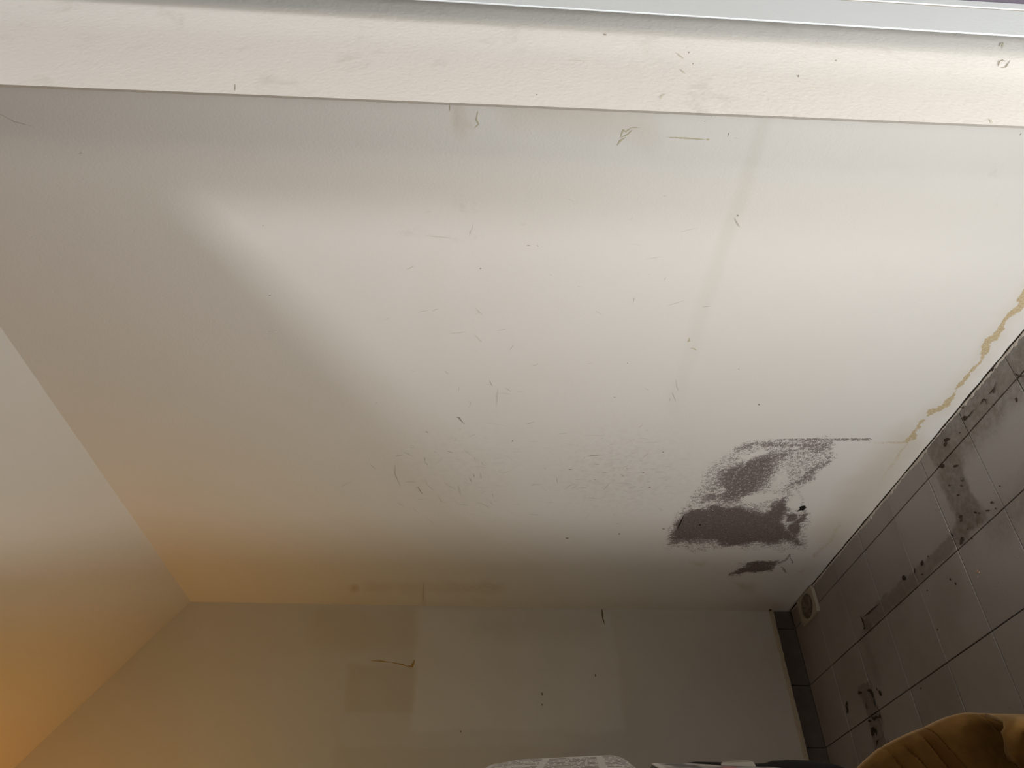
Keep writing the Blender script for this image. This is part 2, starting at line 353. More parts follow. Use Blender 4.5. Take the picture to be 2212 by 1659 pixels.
def tile(c, sx, sy, sz, parent, tilt=.0025, mat=None):
    o = bpy.data.objects.new('tile', tile_mesh(sx, sy, sz, mat)); C.objects.link(o); o.parent = parent; o.location = c
    o.rotation_euler = (random.uniform(-.0015, .0015), random.uniform(-tilt, tilt), random.uniform(-tilt, tilt)); return o
ye = [2.452-PY_*k for k in range(0, 9)]
zr = [.998, .938, .755, .572, .389, .206]
for i in range(len(ye)-1):
    for j in range(len(zr)-1):
        c = U(1.0765, (ye[i]+ye[i+1])/2, (zr[j]+zr[j+1])/2); c.x += random.uniform(-.0006, .0006)
        tile(c, .007, S*(ye[i]-ye[i+1])-GAP, S*(zr[j]-zr[j+1])-GAP, wall_right)
for j in range(len(zr)-1):          # return strip, one tile wide
    c = U(1.043, yback(1.043)-.004, (zr[j]+zr[j+1])/2)
    o = tile(c, S*.062, .010, S*(zr[j]-zr[j+1])-GAP, wall_back, .001, M_tiled); o.rotation_euler[2] += math.atan(.0475)
# rough plaster bead beside the return strip
M_bead = flat('old_plaster', (0.46, 0.41, 0.33), .9, .1, .15, 60)
def ribbon_mesh(name, pts, widths, normal, lift, mat, parent, jag=0.0, ys=None):
    v = []; n = len(pts); nn = Vector(normal).normalized()
    P = [U(*p) for p in pts]
    for i in range(n):
        t = (P[min(i+1, n-1)]-P[max(i-1, 0)]).normalized(); s = t.cross(nn).normalized()
        w = widths[i]*S
        v += [P[i]+nn*lift+s*(w/2+random.uniform(-jag, jag)*w), P[i]+nn*lift-s*(w/2+random.uniform(-jag, jag)*w)]
    return v, [(2*i, 2*i+1, 2*i+3, 2*i+2) for i in range(n-1)]
N = 60
bv, bf = [], []
for i in range(N):
    z = 1.0-.62*i/(N-1); w = .009+.005*vnoise(np.array([i*.35]), np.array([.5]), 4)[0]; x1 = 1.012+.003*(vnoise(np.array([i*.5]), np.array([3.5]), 8)[0]-.5)
    yb = yback(1.01); d = .0075+.004*vnoise(np.array([i*.6]), np.array([7.5]), 2)[0]
    bv += [U(x1-w, yb, z), U(x1-w*.6, yb-d*.8, z), U(x1, yb-d, z), U(x1+.004, yb, z)]
    if i: 
        k = 4*(i-1); bf += [(k+a, k+a+1, k+a+5, k+a+4) for a in range(3)]
tr = struct(link('trim_1', mesh_from('trim_1', bv, bf), M_bead), 'rough plaster edge beside the narrow tile strip')
# crumbly plaster and the dark crack where tiles meet the ceiling
M_crack = flat('crack', (0.035, 0.028, 0.022), .95, .05)
M_flake = flat('plaster_flake', (0.50, 0.465, 0.42), .9, .1, .12, 80)
fv, ff, cv, cf = [], [], [], []
N = 420
for i in range(N):
    y = .95+1.5*i/(N-1)
    h = .012*(vnoise(np.array([i*.53]), np.array([.5]), 31)[0]*vnoise(np.array([i*.05]), np.array([2.5]), 33)[0])+.003*vnoise(np.array([i*1.3]), np.array([9.5]), 34)[0]-.0012
    h = max(h, .0004); d = .0012+.0018*vnoise(np.array([i*.3]), np.array([4.5]), 35)[0]
    fv += [U(1.0732-d/S, y, .9975), U(1.0732-d/S*.5, y, .9975-h), U(1.0745, y, .9975-h)]
    w = .0006+.0022*max(0, vnoise(np.array([i*.13]), np.array([6.5]), 37)[0]-.25)
    x = 1.0712-.0015*vnoise(np.array([i*.1]), np.array([1.5]), 38)[0]
    cv += [U(x-w, y, .9991), U(1.0742, y, .9965)]
    if i:
        k = 3*(i-1); ff += [(k, k+3, k+4, k+1), (k+1, k+4, k+5, k+2)]; k = 2*(i-1); cf.append((k, k+1, k+3, k+2))
link('plaster_edge', mesh_from('plaster_edge', fv, ff), M_flake, wall_right)
link('crack', mesh_from('crack', cv, cf), M_crack, wall_right)

# ---- marks: thin raised scuffs, chips and adhesive residue
M_dark = flat('scuff_dark', (0.38, 0.35, 0.31), .8, .2)
M_mid = flat('scuff_grey', (0.59, 0.565, 0.525), .8, .2)
M_pale = flat('scuff_pale', (0.69, 0.67, 0.635), .8, .2)
M_olive = flat('bare_plaster', (0.56, 0.52, 0.39), .85, .15, .2, 120)
def taper(n): return [max(.12, math.sin(math.pi*(i+.4)/(n-.2))) for i in range(n)]
class Marks:
    def __init__(s): s.v = []; s.f = []
    def line(s, conv, pts, w, normal, lift=.0005):
        # densify
        q = []
        for a, b in zip(pts[:-1], pts[1:]):
            m = max(2, int(math.hypot(b[0]-a[0], b[1]-a[1])/5))
            q += [(a[0]+(b[0]-a[0])*i/m, a[1]+(b[1]-a[1])*i/m) for i in range(m)]
        q.append(pts[-1]); P = [conv(*p) for p in q]; n = len(P)
        dist = float(np.linalg.norm(P[n//2])); wu = w*dist/1662.0
        tp = taper(n); v, f = ribbon_mesh('m', P, [wu*tp[i]*random.uniform(.7, 1.2) for i in range(n)], normal, lift*random.uniform(.6, 1.4), None, None, .12)
        k = len(s.v); s.v += v; s.f += [tuple(a+k for a in g) for g in f]
    def blob(s, conv, c, rx, ry, normal, rot=0.0, lift=.0005, n=11, jag=.3):
        pts = []
        for i in range(n):
            a = 2*math.pi*i/n; r = 1+random.uniform(-jag, jag)
            dx, dy = rx*r*math.cos(a), ry*r*math.sin(a)
            pts.append(conv(c[0]+dx*math.cos(rot)-dy*math.sin(rot), c[1]+dx*math.sin(rot)+dy*math.cos(rot)))
        nn = Vector(normal).normalized(); k = len(s.v); ctr = conv(*c); lift *= random.uniform(.8, 1.25)
        s.v += [U(*p)+nn*lift*.4 for p in pts]+[U(*ctr)+nn*lift*1.6]; s.f += [(k+i, k+(i+1) % n, k+n) for i in range(n)]
    def make(s, name, mat, parent):
        o = link(name, mesh_from(name, s.v, s.f), mat, parent); o['kind'] = 'stuff'; return o
CN = (0, 0, -1); cA = lambda x, y: (850+x/4.88, 400+y/4.88); cB = lambda x, y: (850+x/4.88, 740+y/4.88)
cC = lambda x, y: (1300+x/4.88, 240+y/4.88); cD = lambda x, y: (1300+x/4.88, 560+y/4.88); cE = lambda x, y: (1000+x/4.88, 900+y/4.88); cF = lambda x, y: (700+x/4.88, 980+y/4.88)
def L(mk, f, pts, w): mk.line(on_ceiling, [f(*p) for p in pts], w, CN)
dk, md, pl, ol = Marks(), Marks(), Marks(), Marks()
for f, pts, w in ((cA, [(1400,638),(1420,632),(1445,636)], 1.6), (cA, [(1508,633),(1532,640)], 2.2), (cB, [(665,785),(690,790),(705,815),(750,858)], 4.2), (cB, [(335,937),(352,938),(370,954)], 2.6),
                  (cB, [(1405,856),(1445,845),(1490,838)], 2.0), (cB, [(325,1212),(331,1242)], 2.2), (cE, [(1300,418),(1385,407),(1440,410)], 2.6), (cE, [(1105,556),(1150,552)], 2.2), (cE, [(1388,506),(1440,500)], 1.8),
                  (cB, [(568,1138),(590,1150),(628,1160)], 1.8), (cF, [(972,345),(990,352),(1040,430)], 2.6), (cE, [(1660,610),(1697,630)], 2.4), (cC, [(1326,268),(1344,220)], 1.4)):
    L(dk, f, pts, w)
for f, c, r in ((cA, (916,877), 1.6), (cE, (522,256), 1.4), (cC, (1433,1100), 2.0), (cE, (1097,1282), 2.6), (cE, (1648,1236), 1.8), (cD, (1445,1158), 1.0), (cD, (270,1098), .9), (cD, (135,1455), 1.0), (cD, (1657,1530), 1.8),
                (cC, (1085,107), 1.0), (cC, (1150,55), .8), (cE, (2108,373), 1.3), (cE, (1972,744), 1.8), (cE, (2115,1184), 1.8), (cE, (1900,590), 1.7), (cE, (1390,662), 1.2), (cB, (1255,1037), 1.4)):
    dk.blob(on_ceiling, f(*c), r*1.3, r*.9, CN)
dk.blob(on_ceiling, (583, 638), 2.2, 1.2, CN); dk.blob(on_ceiling, (568, 487), 1, .8, CN); dk.line(on_ceiling, [(575,717),(597,717)], 1.5, CN)
dk.line(on_ceiling, [(2203,292),(2206,287)], 2, CN); dk.line(on_ceiling, [(1462,1145),(1473,1122),(1478,1112)], 2.6, CN)
nh = Marks(); nh.blob(on_ceiling, (1734, 1097), 8, 4.4, CN, -.2, .003, 14, .2); nh.line(on_ceiling, [(1723,1104),(1733,1098)], 4, CN); nh.line(on_ceiling, [(1462,1145),(1472,1124),(1479,1110)], 3.2, CN); nh.blob(on_ceiling, (1512,1134), 2, 1.6, CN)
nh.make('nail_hole', flat('hole_black', (0.02, 0.018, 0.016), .9, .1), ceiling)
for f, pts, w in ((cA, [(802,528),(812,480)], 2.2), (cA, [(820,480),(840,410)], 1.2), (cA, [(585,1563),(690,1553),(775,1545)], 1.5), (cA, [(855,1573),(900,1620),(935,1655)], 1.6), (cA, [(870,1358),(915,1325)], 1.4),
                  (cA, [(255,1338),(380,1314)], 1.3), (cB, [(1013,398),(1042,460)], 2.4), (cB, [(1226,82),(1270,14)], 1.5), (cB, [(545,298),(577,332)], 2.2), (cB, [(685,508),(693,464)], 1.3), (cB, [(1110,528),(1250,546)], 1.3),
                  (cB, [(1300,517),(1372,515)], 1.4), (cB, [(1183,478),(1205,490),(1240,515)], 2.0), (cB, [(175,1078),(215,1088)], 2.0), (cB, [(427,1142),(438,1154),(458,1156)], 2.2), (cB, [(323,1250),(365,1297)], 1.8),
                  (cB, [(745,1128),(790,1165),(835,1195)], 1.6), (cB, [(850,1200),(868,1240)], 1.8), (cB, [(925,1258),(952,1295)], 2.0), (cB, [(1095,1363),(1160,1373),(1245,1348)], 1.5), (cB, [(762,617),(815,627),(808,660),(785,688)], 1.1),
                  (cB, [(1458,233),(1495,240),(1532,212)], 1.6), (cB, [(640,1032),(667,1005)], 1.3), (cB, [(18,1200),(105,1180)], 3.5), (cB, [(22,1280),(18,1380),(78,1525)], 1.5), (cB, [(335,1435),(350,1490),(428,1562)], 1.6),
                  (cB, [(690,912),(712,912)], 1.8), (cE, [(1470,588),(1535,587)], 1.8), (cE, [(1625,697),(1700,700),(1785,712)], 2.0), (cE, [(1785,728),(1830,738)], 1.5), (cE, [(1862,735),(1908,742)], 2.0),
                  (cE, [(1480,772),(1545,700)], 1.4), (cE, [(1722,532),(1737,553)], 2.0), (cE, [(1772,373),(1808,383)], 1.6), (cE, [(1965,542),(2022,556)], 1.5), (cE, [(2050,576),(2112,578)], 2.2), (cE, [(2120,520),(2190,525)], 1.4),
                  (cE, [(2080,650),(2170,630)], 2.4), (cE, [(1175,660),(1275,662)], 1.5), (cE, [(1225,748),(1312,752)], 3.0), (cE, [(1275,422),(1290,440)], 1.6), (cE, [(140,905),(190,912),(300,965)], 2.0), (cF, [(745,110),(740,200),(805,345)], 1.4),
                  (cF, [(180,352),(205,330),(300,290)], 1.4), (cF, [(485,108),(550,165)], 1.5), (cF, [(860,295),(975,300)], 1.2), (cC, [(1392,1128),(1440,1215)], 1.6), (cC, [(1402,1125),(1458,1225)], 1.1), (cD, [(328,462),(342,400)], 2.2),
                  (cD, [(1060,500),(1140,494)], 2.2), (cD, [(778,1265),(790,1340),(808,1398)], 1.6), (cD, [(742,1400),(780,1502)], 1.6), (cD, [(712,1492),(722,1465)], 1.6), (cD, [(660,222),(672,185)], 1.2), (cC, [(1395,283),(1440,288)], 1.0),
                  (cE, [(985,640),(1000,700)], 1.6), (cE, [(855,530),(872,556)], 1.8), (cE, [(185,595),(192,655)], 2.6), (cE, [(110,600),(122,640)], 3.0), (cE, [(70,640),(95,690)], 4.0), (cE, [(310,805),(316,850)], 1.6), (cE, [(1620,1126),(1648,1127)], 2.0)):
    L(md, f, pts, w)
md.line(on_ceiling, [(-10,240),(30,262),(75,274)], 2.4, CN); md.line(on_ceiling, [(498,203),(500,190)], 1.2, CN); md.line(on_ceiling, [(170,332),(178,330)], 3, CN); md.line(on_ceiling, [(915,1258),(914,1300)], 3, CN)
for f, pts, w in ((cB, [(960,845),(1080,858),(1220,888)], 1.6), (cB, [(1018,1140),(1190,1195),(1330,1282)], 1.4), (cB, [(1100,480),(1080,690)], 4), (cB, [(125,1465),(240,1470)], 2.5), (cB, [(685,1500),(712,1625)], 4), (cB, [(550,1490),(660,1545)], 3),
                  (cC, [(805,1278),(900,1255),(1010,1228)], 1.6), (cC, [(455,1560),(640,1530)], 2.0), (cA, [(330,530),(500,545),(620,560)], 4), (cE, [(1895,438),(1955,378)], 4.0), (cE, [(1870,280),(2100,265)], 2.5), (cE, [(1270,195),(1500,200)], 2.5),
                  (cE, [(1515,447),(1680,448)], 1.8), (cE, [(700,710),(850,715)], 4), (cD, [(680,490),(870,435)], 3), (cF, [(1200,440),(1240,500),(1300,520)], 3.5), (cF, [(770,515),(840,550)], 3), (cF, [(1410,330),(1430,420)], 3)):
    L(pl, f, pts, w)
for k in range(190):                      # fine random brushing where something rubbed the paint
    cx, cy = random.gauss(1350, 90), random.gauss(1020, 45)
    if k % 2: cx, cy = random.uniform(860, 1420), random.uniform(930, 1130)
    if k % 9 == 0: cx, cy = random.uniform(800, 1500), random.uniform(420, 950)
    a = random.gauss(.05, .35); ln = random.uniform(4, 26)
    (pl if random.random() < .8 else md).line(on_ceiling, [(cx, cy), (cx+ln*.5*math.cos(a), cy+ln*.5*math.sin(a)+random.uniform(-1, 1)), (cx+ln*math.cos(a), cy+ln*math.sin(a))], random.uniform(.8, 2.2), CN)
# peeled spots near the lintel and the two nicks in the middle
ol.line(on_ceiling, [(1439,295.5),(1480,298),(1530,301.5)], 4.0, CN); ol.blob(on_ceiling, (1529,301.5), 3.2, 2.4, CN)
ol.line(on_ceiling, [(1333,314),(1340,304),(1352,296)], 4, CN); ol.line(on_ceiling, [(1340,297),(1346,280),(1352,284),(1364,275)], 4.2, CN); ol.line(on_ceiling, [(1342,296),(1356,290),(1366,280)], 3.4, CN); ol.line(on_ceiling, [(1364,276),(1382,275)], 1.6, CN)
k = len(ol.v); ol.v += [U(*on_ceiling(*cD(*p)))+Vector((0, 0, -.0005)) for p in ((902,872),(919,818),(931,864))]; ol.f.append((k, k+1, k+2))
ol.line(on_ceiling, [cD(930,940), cD(958,936), cD(1000,958)], 2.6, CN)
ol.line(on_ceiling, [(1032,240),(1029,258),(1034,268),(1025,276)], 3.4, CN); ol.line(on_ceiling, [(972,222),(972,240)], 1.5, CN)
dk.make('dark_scuff', M_dark, ceiling); md.make('grey_scuff', M_mid, ceiling); pl.make('pale_scuff', M_pale, ceiling); ol.make('peeled_spot', M_olive, ceiling)

# lintel marks
LN = (0, -1, 0); on_lint = lambda px, py: on_y(px, py, .366); lm, lo = Marks(), Marks()
for c, rx, ry in (((1306,75), 3.6, 1.8), ((1488,114), 1.6, 1.4), ((1497,138), 1.3, 1.1), ((1725,165), 1.6, 2.2), ((1806,131), 2.4, 1.1), ((1160,205), 1.4, 1.2)): lm.blob(on_lint, c, rx, ry, LN)
lm.line(on_lint, [(508,182),(507,197)], 1.6, LN); lm.line(on_lint, [(2155,145),(2158,134),(2166,130),(2172,134)], 2.2, LN); lm.line(on_lint, [(2160,147),(2172,146),(2182,131)], 2.4, LN)
lo.line(on_lint, [(1424,218),(1430,208),(1438,204)], 3.0, LN); lo.line(on_lint, [(2158,103),(2163,95),(2167,93),(2165,107)], 3.2, LN); lo.line(on_lint, [(1462,115),(1477,128)], 3, LN)
lo.line(on_lint, [(1470,150),(1480,160)], 3, LN); lo.line(on_lint, [(2138,258),(2143,268)], 3, LN); lo.line(on_lint, [(1226,131),(1272,133)], 1.2, LN); lo.line(on_lint, [(1740,190),(1776,192)], 1, LN)
M_lpale = flat('lintel_scuff', (0.67, 0.635, 0.54), .8, .2)
for c, rx, ry in (((338,142), 8, 4), ((598,118), 14, 7), ((830,155), 10, 8), ((440,125), 14, 7), ((560,160), 14, 8), ((390,65), 8, 4), ((270,95), 7, 3), ((1215,170), 9, 5), ((128,170), 8, 4), ((975,120), 14, 6)): pass
lm.make('dark_scuff', flat('lintel_mark', (0.36, 0.32, 0.26), .8, .2), wall_front); lo.make('pale_scuff', M_lpale, wall_front)

# back wall cracks
BN = (0, -1, 0); bk, br = Marks(), Marks()
bk.line(on_back, [(1300,1314),(1302,1335),(1307,1352)], 3.4, BN); bk.blob(on_back, (1171,1499), 1.4, 3.4, BN, -.4); bk.blob(on_back, (1171,1522), 1.6, 2.6, BN, -.4); bk.blob(on_back, (995,1580), 1.8, 2.2, BN); bk.blob(on_back, (1286,1459), 1.2, 3, BN)
br.line(on_back, [(800,1427),(822,1428),(846,1431)], 2.6, BN); br.line(on_back, [(842,1430),(872,1436),(888,1444)], 2.6, BN); br.line(on_back, [(880,1438),(890,1440),(896,1425)], 5, BN)
bk.blob(on_ceiling, (1664, 1318), 4, 3, CN)
bk.make('crack', flat('wall_crack', (0.20, 0.155, 0.09), .9, .1), wall_back); br.make('rusty_crack', flat('rusty_crack', (0.40, 0.25, 0.09), .9, .1), wall_back)

# adhesive residue on the tiles
RNn = (-1, 0, 0); rs = Marks()
on_tile = lambda px, py: on_right(px, py)*(1.0722/1.073)
c6 = lambda x, y: (1820+x/4.607, 1080+y/4.607); c5 = lambda x, y: (1780+x/3.19, 640+y/3.19); c7 = lambda x, y: (1650+x/6.32, 1440+y/6.32)
def rline(f, pts, w): rs.line(on_tile, [f(*p) for p in pts], w*1.35, RNn, .0010)
def rblob(f, c, rx, ry, rot=0.0, jag=.35): rs.blob(on_tile, f(*c), rx*1.25, ry*1.2, RNn, rot, .0015, 11, jag)
for c, rx, ry, r in (((792,630),2.6,5.0,.2), ((612,775),3.0,4.0,.3), ((1182,412),2.2,6.2,.2), ((1200,385),1.2,3.4,.2), ((1285,380),2.0,2.0,0), ((1440,106),4.6,1.4,-.1), ((1525,85),2.0,1.2,.8), ((1360,131),1.3,1.8,0), ((1322,125),2.2,1.8,.6),
                     ((1180,158),1.8,1.6,0), ((1488,26),2.6,2.0,.5), ((1075,790),1.0,2.4,-.2), ((1126,832),1.2,2.8,0), ((843,900),1,1.2,0), ((795,740),1.4,1.2,0), ((853,562),1.6,1.4,0), ((220,1275),1.8,1.6,0), ((1248,290),1.6,1.2,0), ((1180,200),1.6,3.0,.2), ((950,1290),1,1.4,0)):
    rblob(c6, c, rx, ry, r)
rline(c6, [(1075,325),(1090,350),(1110,358)], 2.4); rline(c6, [(718,675),(722,735)], 2.6); rline(c6, [(180,1155),(200,1195),(222,1275)], 2.4); rline(c6, [(195,1180),(370,1030)], 1.6)
for c, rx, ry, r in (((1160,500),3.6,3.4,0), ((845,988),4.2,3.4,-.5), ((835,1020),2.0,4.0,.1), ((815,1170),3.6,3.2,0), ((905,1170),4.6,2.0,-.3), ((947,1305),1.6,1.6,0), ((924,1370),1.8,1.6,0), ((865,1302),1.2,1.2,0), ((955,768),1.6,1.6,0),
                     ((937,940),1.2,1.2,0), ((1018,630),1.6,1.2,.7), ((1325,715),1.6,4.0,-.2), ((1045,1490),2.0,1.4,.8), ((940,1520),2,2.4,0), ((1212,1308),1.2,1.2,0), ((970,840),3.4,4.4,.4)):
    rblob(c5, c, rx, ry, r)
rline(c5, [(965,850),(1000,825),(1035,780)], 2.0); rline(c5, [(1130,680),(1170,640),(1190,592)], 1.8); rline(c5, [(1170,650),(1168,670)], 4); rline(c5, [(1078,745),(1100,710),(1118,715),(1122,748)], 2.4); rline(c5, [(950,1245),(942,1262),(955,1275),(965,1255),(955,1245)], 1.6)
rline(c5, [(1320,530),(1345,552),(1378,545)], 2.4); rline(c5, [(735,965),(710,1015)], 4.0); rline(c5, [(555,1190),(600,1140)], 2.0)
for pts, w in (([(1140,470),(1128,540),(1148,590),(1140,640)], 6.0), ([(1425,315),(1450,325),(1490,385),(1500,430)], 5), ([(1500,430),(1515,490),(1535,555)], 2.6), ([(1540,290),(1555,325)], 2.4), ([(1570,330),(1590,360),(1602,395)], 5), ([(1395,490),(1412,590)], 2.4),
               ([(1465,665),(1490,705),(1510,718),(1540,690),(1585,690)], 4.4), ([(1580,650),(1595,710)], 4.0), ([(1460,850),(1500,840),(1535,880),(1545,945)], 3.2), ([(1568,990),(1545,1025),(1540,1078)], 2.8)):
    rline(c7, pts, w)
for c, rx, ry in (((1438,740),2.4,2.2), ((1485,890),3.2,7.0), ((1303,355),2.2,3.2), ((1330,355),1.4,2.0), ((2145,298),.8,2), ((1440,325),3,2.4)): rblob(c7, c, rx, ry)
rs.make('adhesive_residue', flat('residue', (0.040, 0.028, 0.020), .8, .2), wall_right)
pk = Marks()
for k in range(9): pk.blob(on_tile, (2113+random.gauss(0, 2.2), 1237+random.gauss(0, 4)), 1.3, 1.2, RNn, 0, .0012)
pk.make('pink_paint_spot', flat('pink_spot', (0.50, 0.30, 0.24), .8, .2), wall_right)

# ---- vent cover near the ceiling corner
M_vent = flat('vent_plastic', (0.40, 0.36, 0.285), .5, .35, .2, 60)
M_dust = flat('dusty_mesh', (0.20, 0.175, 0.145), .9, .1, .4, 220)
vy, vz, vx = 2.303, .9545, 1.072
vent = empty('vent_cover', U(vx, vy, vz), 'small square cream vent cover with dusty mesh, high on the tiled wall by the corner', 'vent')
def plate():
    bm = bmesh.new(); n = 48; hy, hz, r, d = .0665, .0415, .0375, .010
    def sq(a):
        c, s = math.cos(a), math.sin(a); k = min(hy/abs(c) if abs(c) > 1e-6 else 9, hz/abs(s) if abs(s) > 1e-6 else 9); return c*k, s*k
    rings = []
    for x, kind in ((1.073, 'o'), (1.073-d*.8, 'o'), (1.073-d, 'i0'), (1.073-d, 'h'), (1.073-d*.3, 'h')):
        row = []
        for i in range(n):
            a = 2*math.pi*(i+.5)/n; oy, oz = sq(a)
            if kind == 'i0': oy, oz = oy*.965, oz*.965
            if kind == 'h': oy, oz = r*1.25*math.cos(a), r*math.sin(a)
            row.append(bm.verts.new(U(x, vy+oy, vz+oz)))
        rings.append(row)
    for a, b in zip(rings[:-1], rings[1:]):
        for i in range(n): bm.faces.new((a[i], a[(i+1) % n], b[(i+1) % n], b[i]))
    bmesh.ops.recalc_face_normals(bm, faces=bm.faces); m = bpy.data.meshes.new('faceplate'); bm.to_mesh(m); bm.free(); return m
adopt(link('faceplate', plate(), M_vent), vent)
adopt(hexa('backing', (1.0715, vy-.048, vz-.038), (1.073, vy+.048, vz+.038), flat('vent_dark', (0.03, 0.025, 0.02), .9, .1)), vent)
def bars():
    bm = bmesh.new()
    def bar(y0, z0, y1, z1):
        for dx in (0,):
            a = U(1.0665, y0, z0); b = U(1.0665, y1, z1); t = (b-a).normalized(); s = t.cross(Vector((1, 0, 0)))*.0014; u = Vector((.0014, 0, 0))
            q = [bm.verts.new(p) for p in (a+s, a+u, a-s, a-u, b+s, b+u, b-s, b-u)]
            for i in range(4): bm.faces.new((q[i], q[(i+1) % 4], q[4+(i+1) % 4], q[4+i]))
    r = .0365
    for k in range(-6, 7):
        o = k*r/6.6; w = math.sqrt(r*r-o*o)
        bar(vy+o*1.25, vz-w, vy+o*1.25, vz+w); bar(vy-w*1.25, vz+o, vy+w*1.25, vz+o)
    m = bpy.data.meshes.new('mesh_screen'); bm.to_mesh(m); bm.free(); return m
adopt(link('mesh_screen', bars(), M_dust), vent)
dm = Marks()
for k in range(16):
    a = random.uniform(0, 6.28); q = random.uniform(0, .024)
    dm.blob(lambda u, v: np.array([1.0655, u, v]), (vy+q*1.25*math.cos(a), vz+q*math.sin(a)), random.uniform(.004, .010), random.uniform(.004, .010), RNn, 0, .002)
adopt(dm.make('dust', M_dust, None), vent)

# ---- door frame head along the top edge
M_frame = wall_mat('frame_paint', (0.74, 0.79, 0.84), (0.71, 0.765, 0.80), .1)
def tz(x): return .6985 - .0521*x
def strip(name, y0, y1, z0, z1, mat, parent=None):
    sec = lambda x: [(x, y0, tz(x)+z0), (x, y1, tz(x)+z0), (x, y1, tz(x)+z1), (x, y0, tz(x)+z1)]
    n = 4; me = mesh_from(name, [U(*p) for p in sec(-1.2)+sec(1.05)], [(0, 1, 2, 3), (7, 6, 5, 4)]+[(i, i+n, (i+1) % n+n, (i+1) % n) for i in range(n)])
    bm = bmesh.new(); bm.from_mesh(me); bmesh.ops.recalc_face_normals(bm, faces=bm.faces); bmesh.ops.bevel(bm, geom=[e for e in bm.edges if e.calc_length() > .5], offset=.0008, segments=2, affect='EDGES'); bm.to_mesh(me); bm.free()
    return link(name, me, mat, parent)
head = struct(strip('trim_3', .326, .3275, 0, .0500, M_frame), 'pale blue painted fascia board along the top in front of the lintel')
strip('groove', .3268, .333, .0495, .0530, flat('groove_dirt', (0.42, 0.34, 0.27), .8, .2), head)
strip('upper_strip', .326, .333, .0528, .0655, M_frame, head)
strip('dark_rail', .319, .3270, .0656, .12, flat('dark_rail', (0.10, 0.085, 0.115), .5, .3), head)

# ================================================================= THINGS ON THE CABINET
# unseen block added left of the camera to cut the left lamp's light
light_block = empty('light_block', U(-1.0, -.38, FL), 'unseen brown block added to cut lamp light, in the near room left of the opening', 'light_block')
adopt(hexa('carcass', (-1.75, -.60, FL), (-.45, -.30, -.493), M_cab), light_block); adopt(hexa('block_top', (-1.76, -.61, -.493), (-.44, -.29, -.47), M_cab, bevel=.003), light_block)
# ---- newspaper: arched sheet, printed columns
def print_mat():
    t = NT('newsprint', .85, .15); tc = t.n('ShaderNodeUVMap', uv_map='UVMap'); u, v, _ = t.xyz(tc.outputs[0])
    col = t.math('FRACT', t.math('MULTIPLY', u, 4.0)); colid = t.math('FLOOR', t.math('MULTIPLY', u, 4.0))
    vv = t.math('ADD', v, t.math('MULTIPLY', colid, .137))
    row = t.math('MULTIPLY', vv, 40.0); rid = t.math('FLOOR', row); fr = t.math('FRACT', row)
    ln = t.rect(fr, fr, .22, .74, -9, 9, .06)
    cb = t.n('ShaderNodeCombineXYZ'); t.put(cb.inputs[0], t.math('MULTIPLY', u, 75.0)); t.put(cb.inputs[1], t.math('MULTIPLY', rid, 7.31))
    words = t.smooth(t.noise(cb.outputs[0], 1.0, 1.0), .40, .46)
    gut = t.rect(col, col, .06, .94, -9, 9, .008)
    blk = t.math('FRACT', t.math('MULTIPLY', vv, 5.3)); gap = t.smooth(blk, .06, .09)
    mar = t.rect(u, v, .03, .93, .02, .975, .004)
    ink = t.math('MULTIPLY', t.math('MULTIPLY', t.math('MULTIPLY', ln, words), t.math('MULTIPLY', gut, gap)), mar)
    head_ = t.math('MULTIPLY', t.math('MULTIPLY', t.math('SUBTRACT', 1.0, t.smooth(blk, .045, .055)), t.smooth(t.noise(cb.outputs[0], .35, 1.0), .45, .5)), t.math('MULTIPLY', gut, mar))
    ink = t.math('MAXIMUM', t.math('MULTIPLY', ink, .80), t.math('MULTIPLY', head_, .0))
    return t.col(t.mix(ink, (0.70, 0.67, 0.63), (0.10, 0.095, 0.09)))
def sheet(name, fn, nu, nv, mat, parent=None, thick=.0008, uv=None):
    v = [U(*fn(i/nu, j/nv)) for j in range(nv+1) for i in range(nu+1)]
    f = [(j*(nu+1)+i, j*(nu+1)+i+1, (j+1)*(nu+1)+i+1, (j+1)*(nu+1)+i) for j in range(nv) for i in range(nu)]
    me = mesh_from(name, v, f); ul = me.uv_layers.new(name='UVMap')
    for p in me.polygons:
        for li in p.loop_indices:
            k = me.loops[li].vertex_index; a, b = (k % (nu+1))/nu, (k//(nu+1))/nv
            ul.data[li].uv = uv(a, b) if uv else (a, b)
    o = link(name, me, mat, parent, True)
    if thick:
        m = o.modifiers.new('thickness', 'SOLIDIFY'); m.thickness = thick; m.offset = -1
    return o
CT = .1205                                   # top of the cabinet
def ridge(x):                                # height of the arched page over its width
    pts = [(-.03, .128), (.004, .168), (.022, .1755), (.047, .1795), (.10, .1815), (.138, .1825), (.150, .1795), (.160, .169), (.168, .150), (.174, .128)]
    return float(np.interp(x, [p[0] for p in pts], [p[1] for p in pts]))
def rs_(x): return (ridge(x-.004)+2*ridge(x)+ridge(x+.004))/4
def page(u, v):
    x = -.028+.200*u; y = .645+.30*v; r = rs_(x)-.124
    prof = np.interp(v, [0, .25, .383, .517, .57, .65, .8, 1], [.03, .50, .745, 1.0, 1.01, .93, .55, .05])
    return (x+.10*(v-.52)*(1-u)**.7, y, .1235+r*float(prof))
M_news = print_mat()
M_paper = flat('paper_edge', (0.66, 0.63, 0.58), .85, .15, .05, 60)
news = empty('newspaper', U(.08, .78, CT), 'folded newspaper with small print columns arched up on the cabinet', 'newspaper')
adopt(sheet('printed_page', page, 80, 60, M_news, None, .0009, lambda a, b: (a*.98+.0, 1-b)), news)
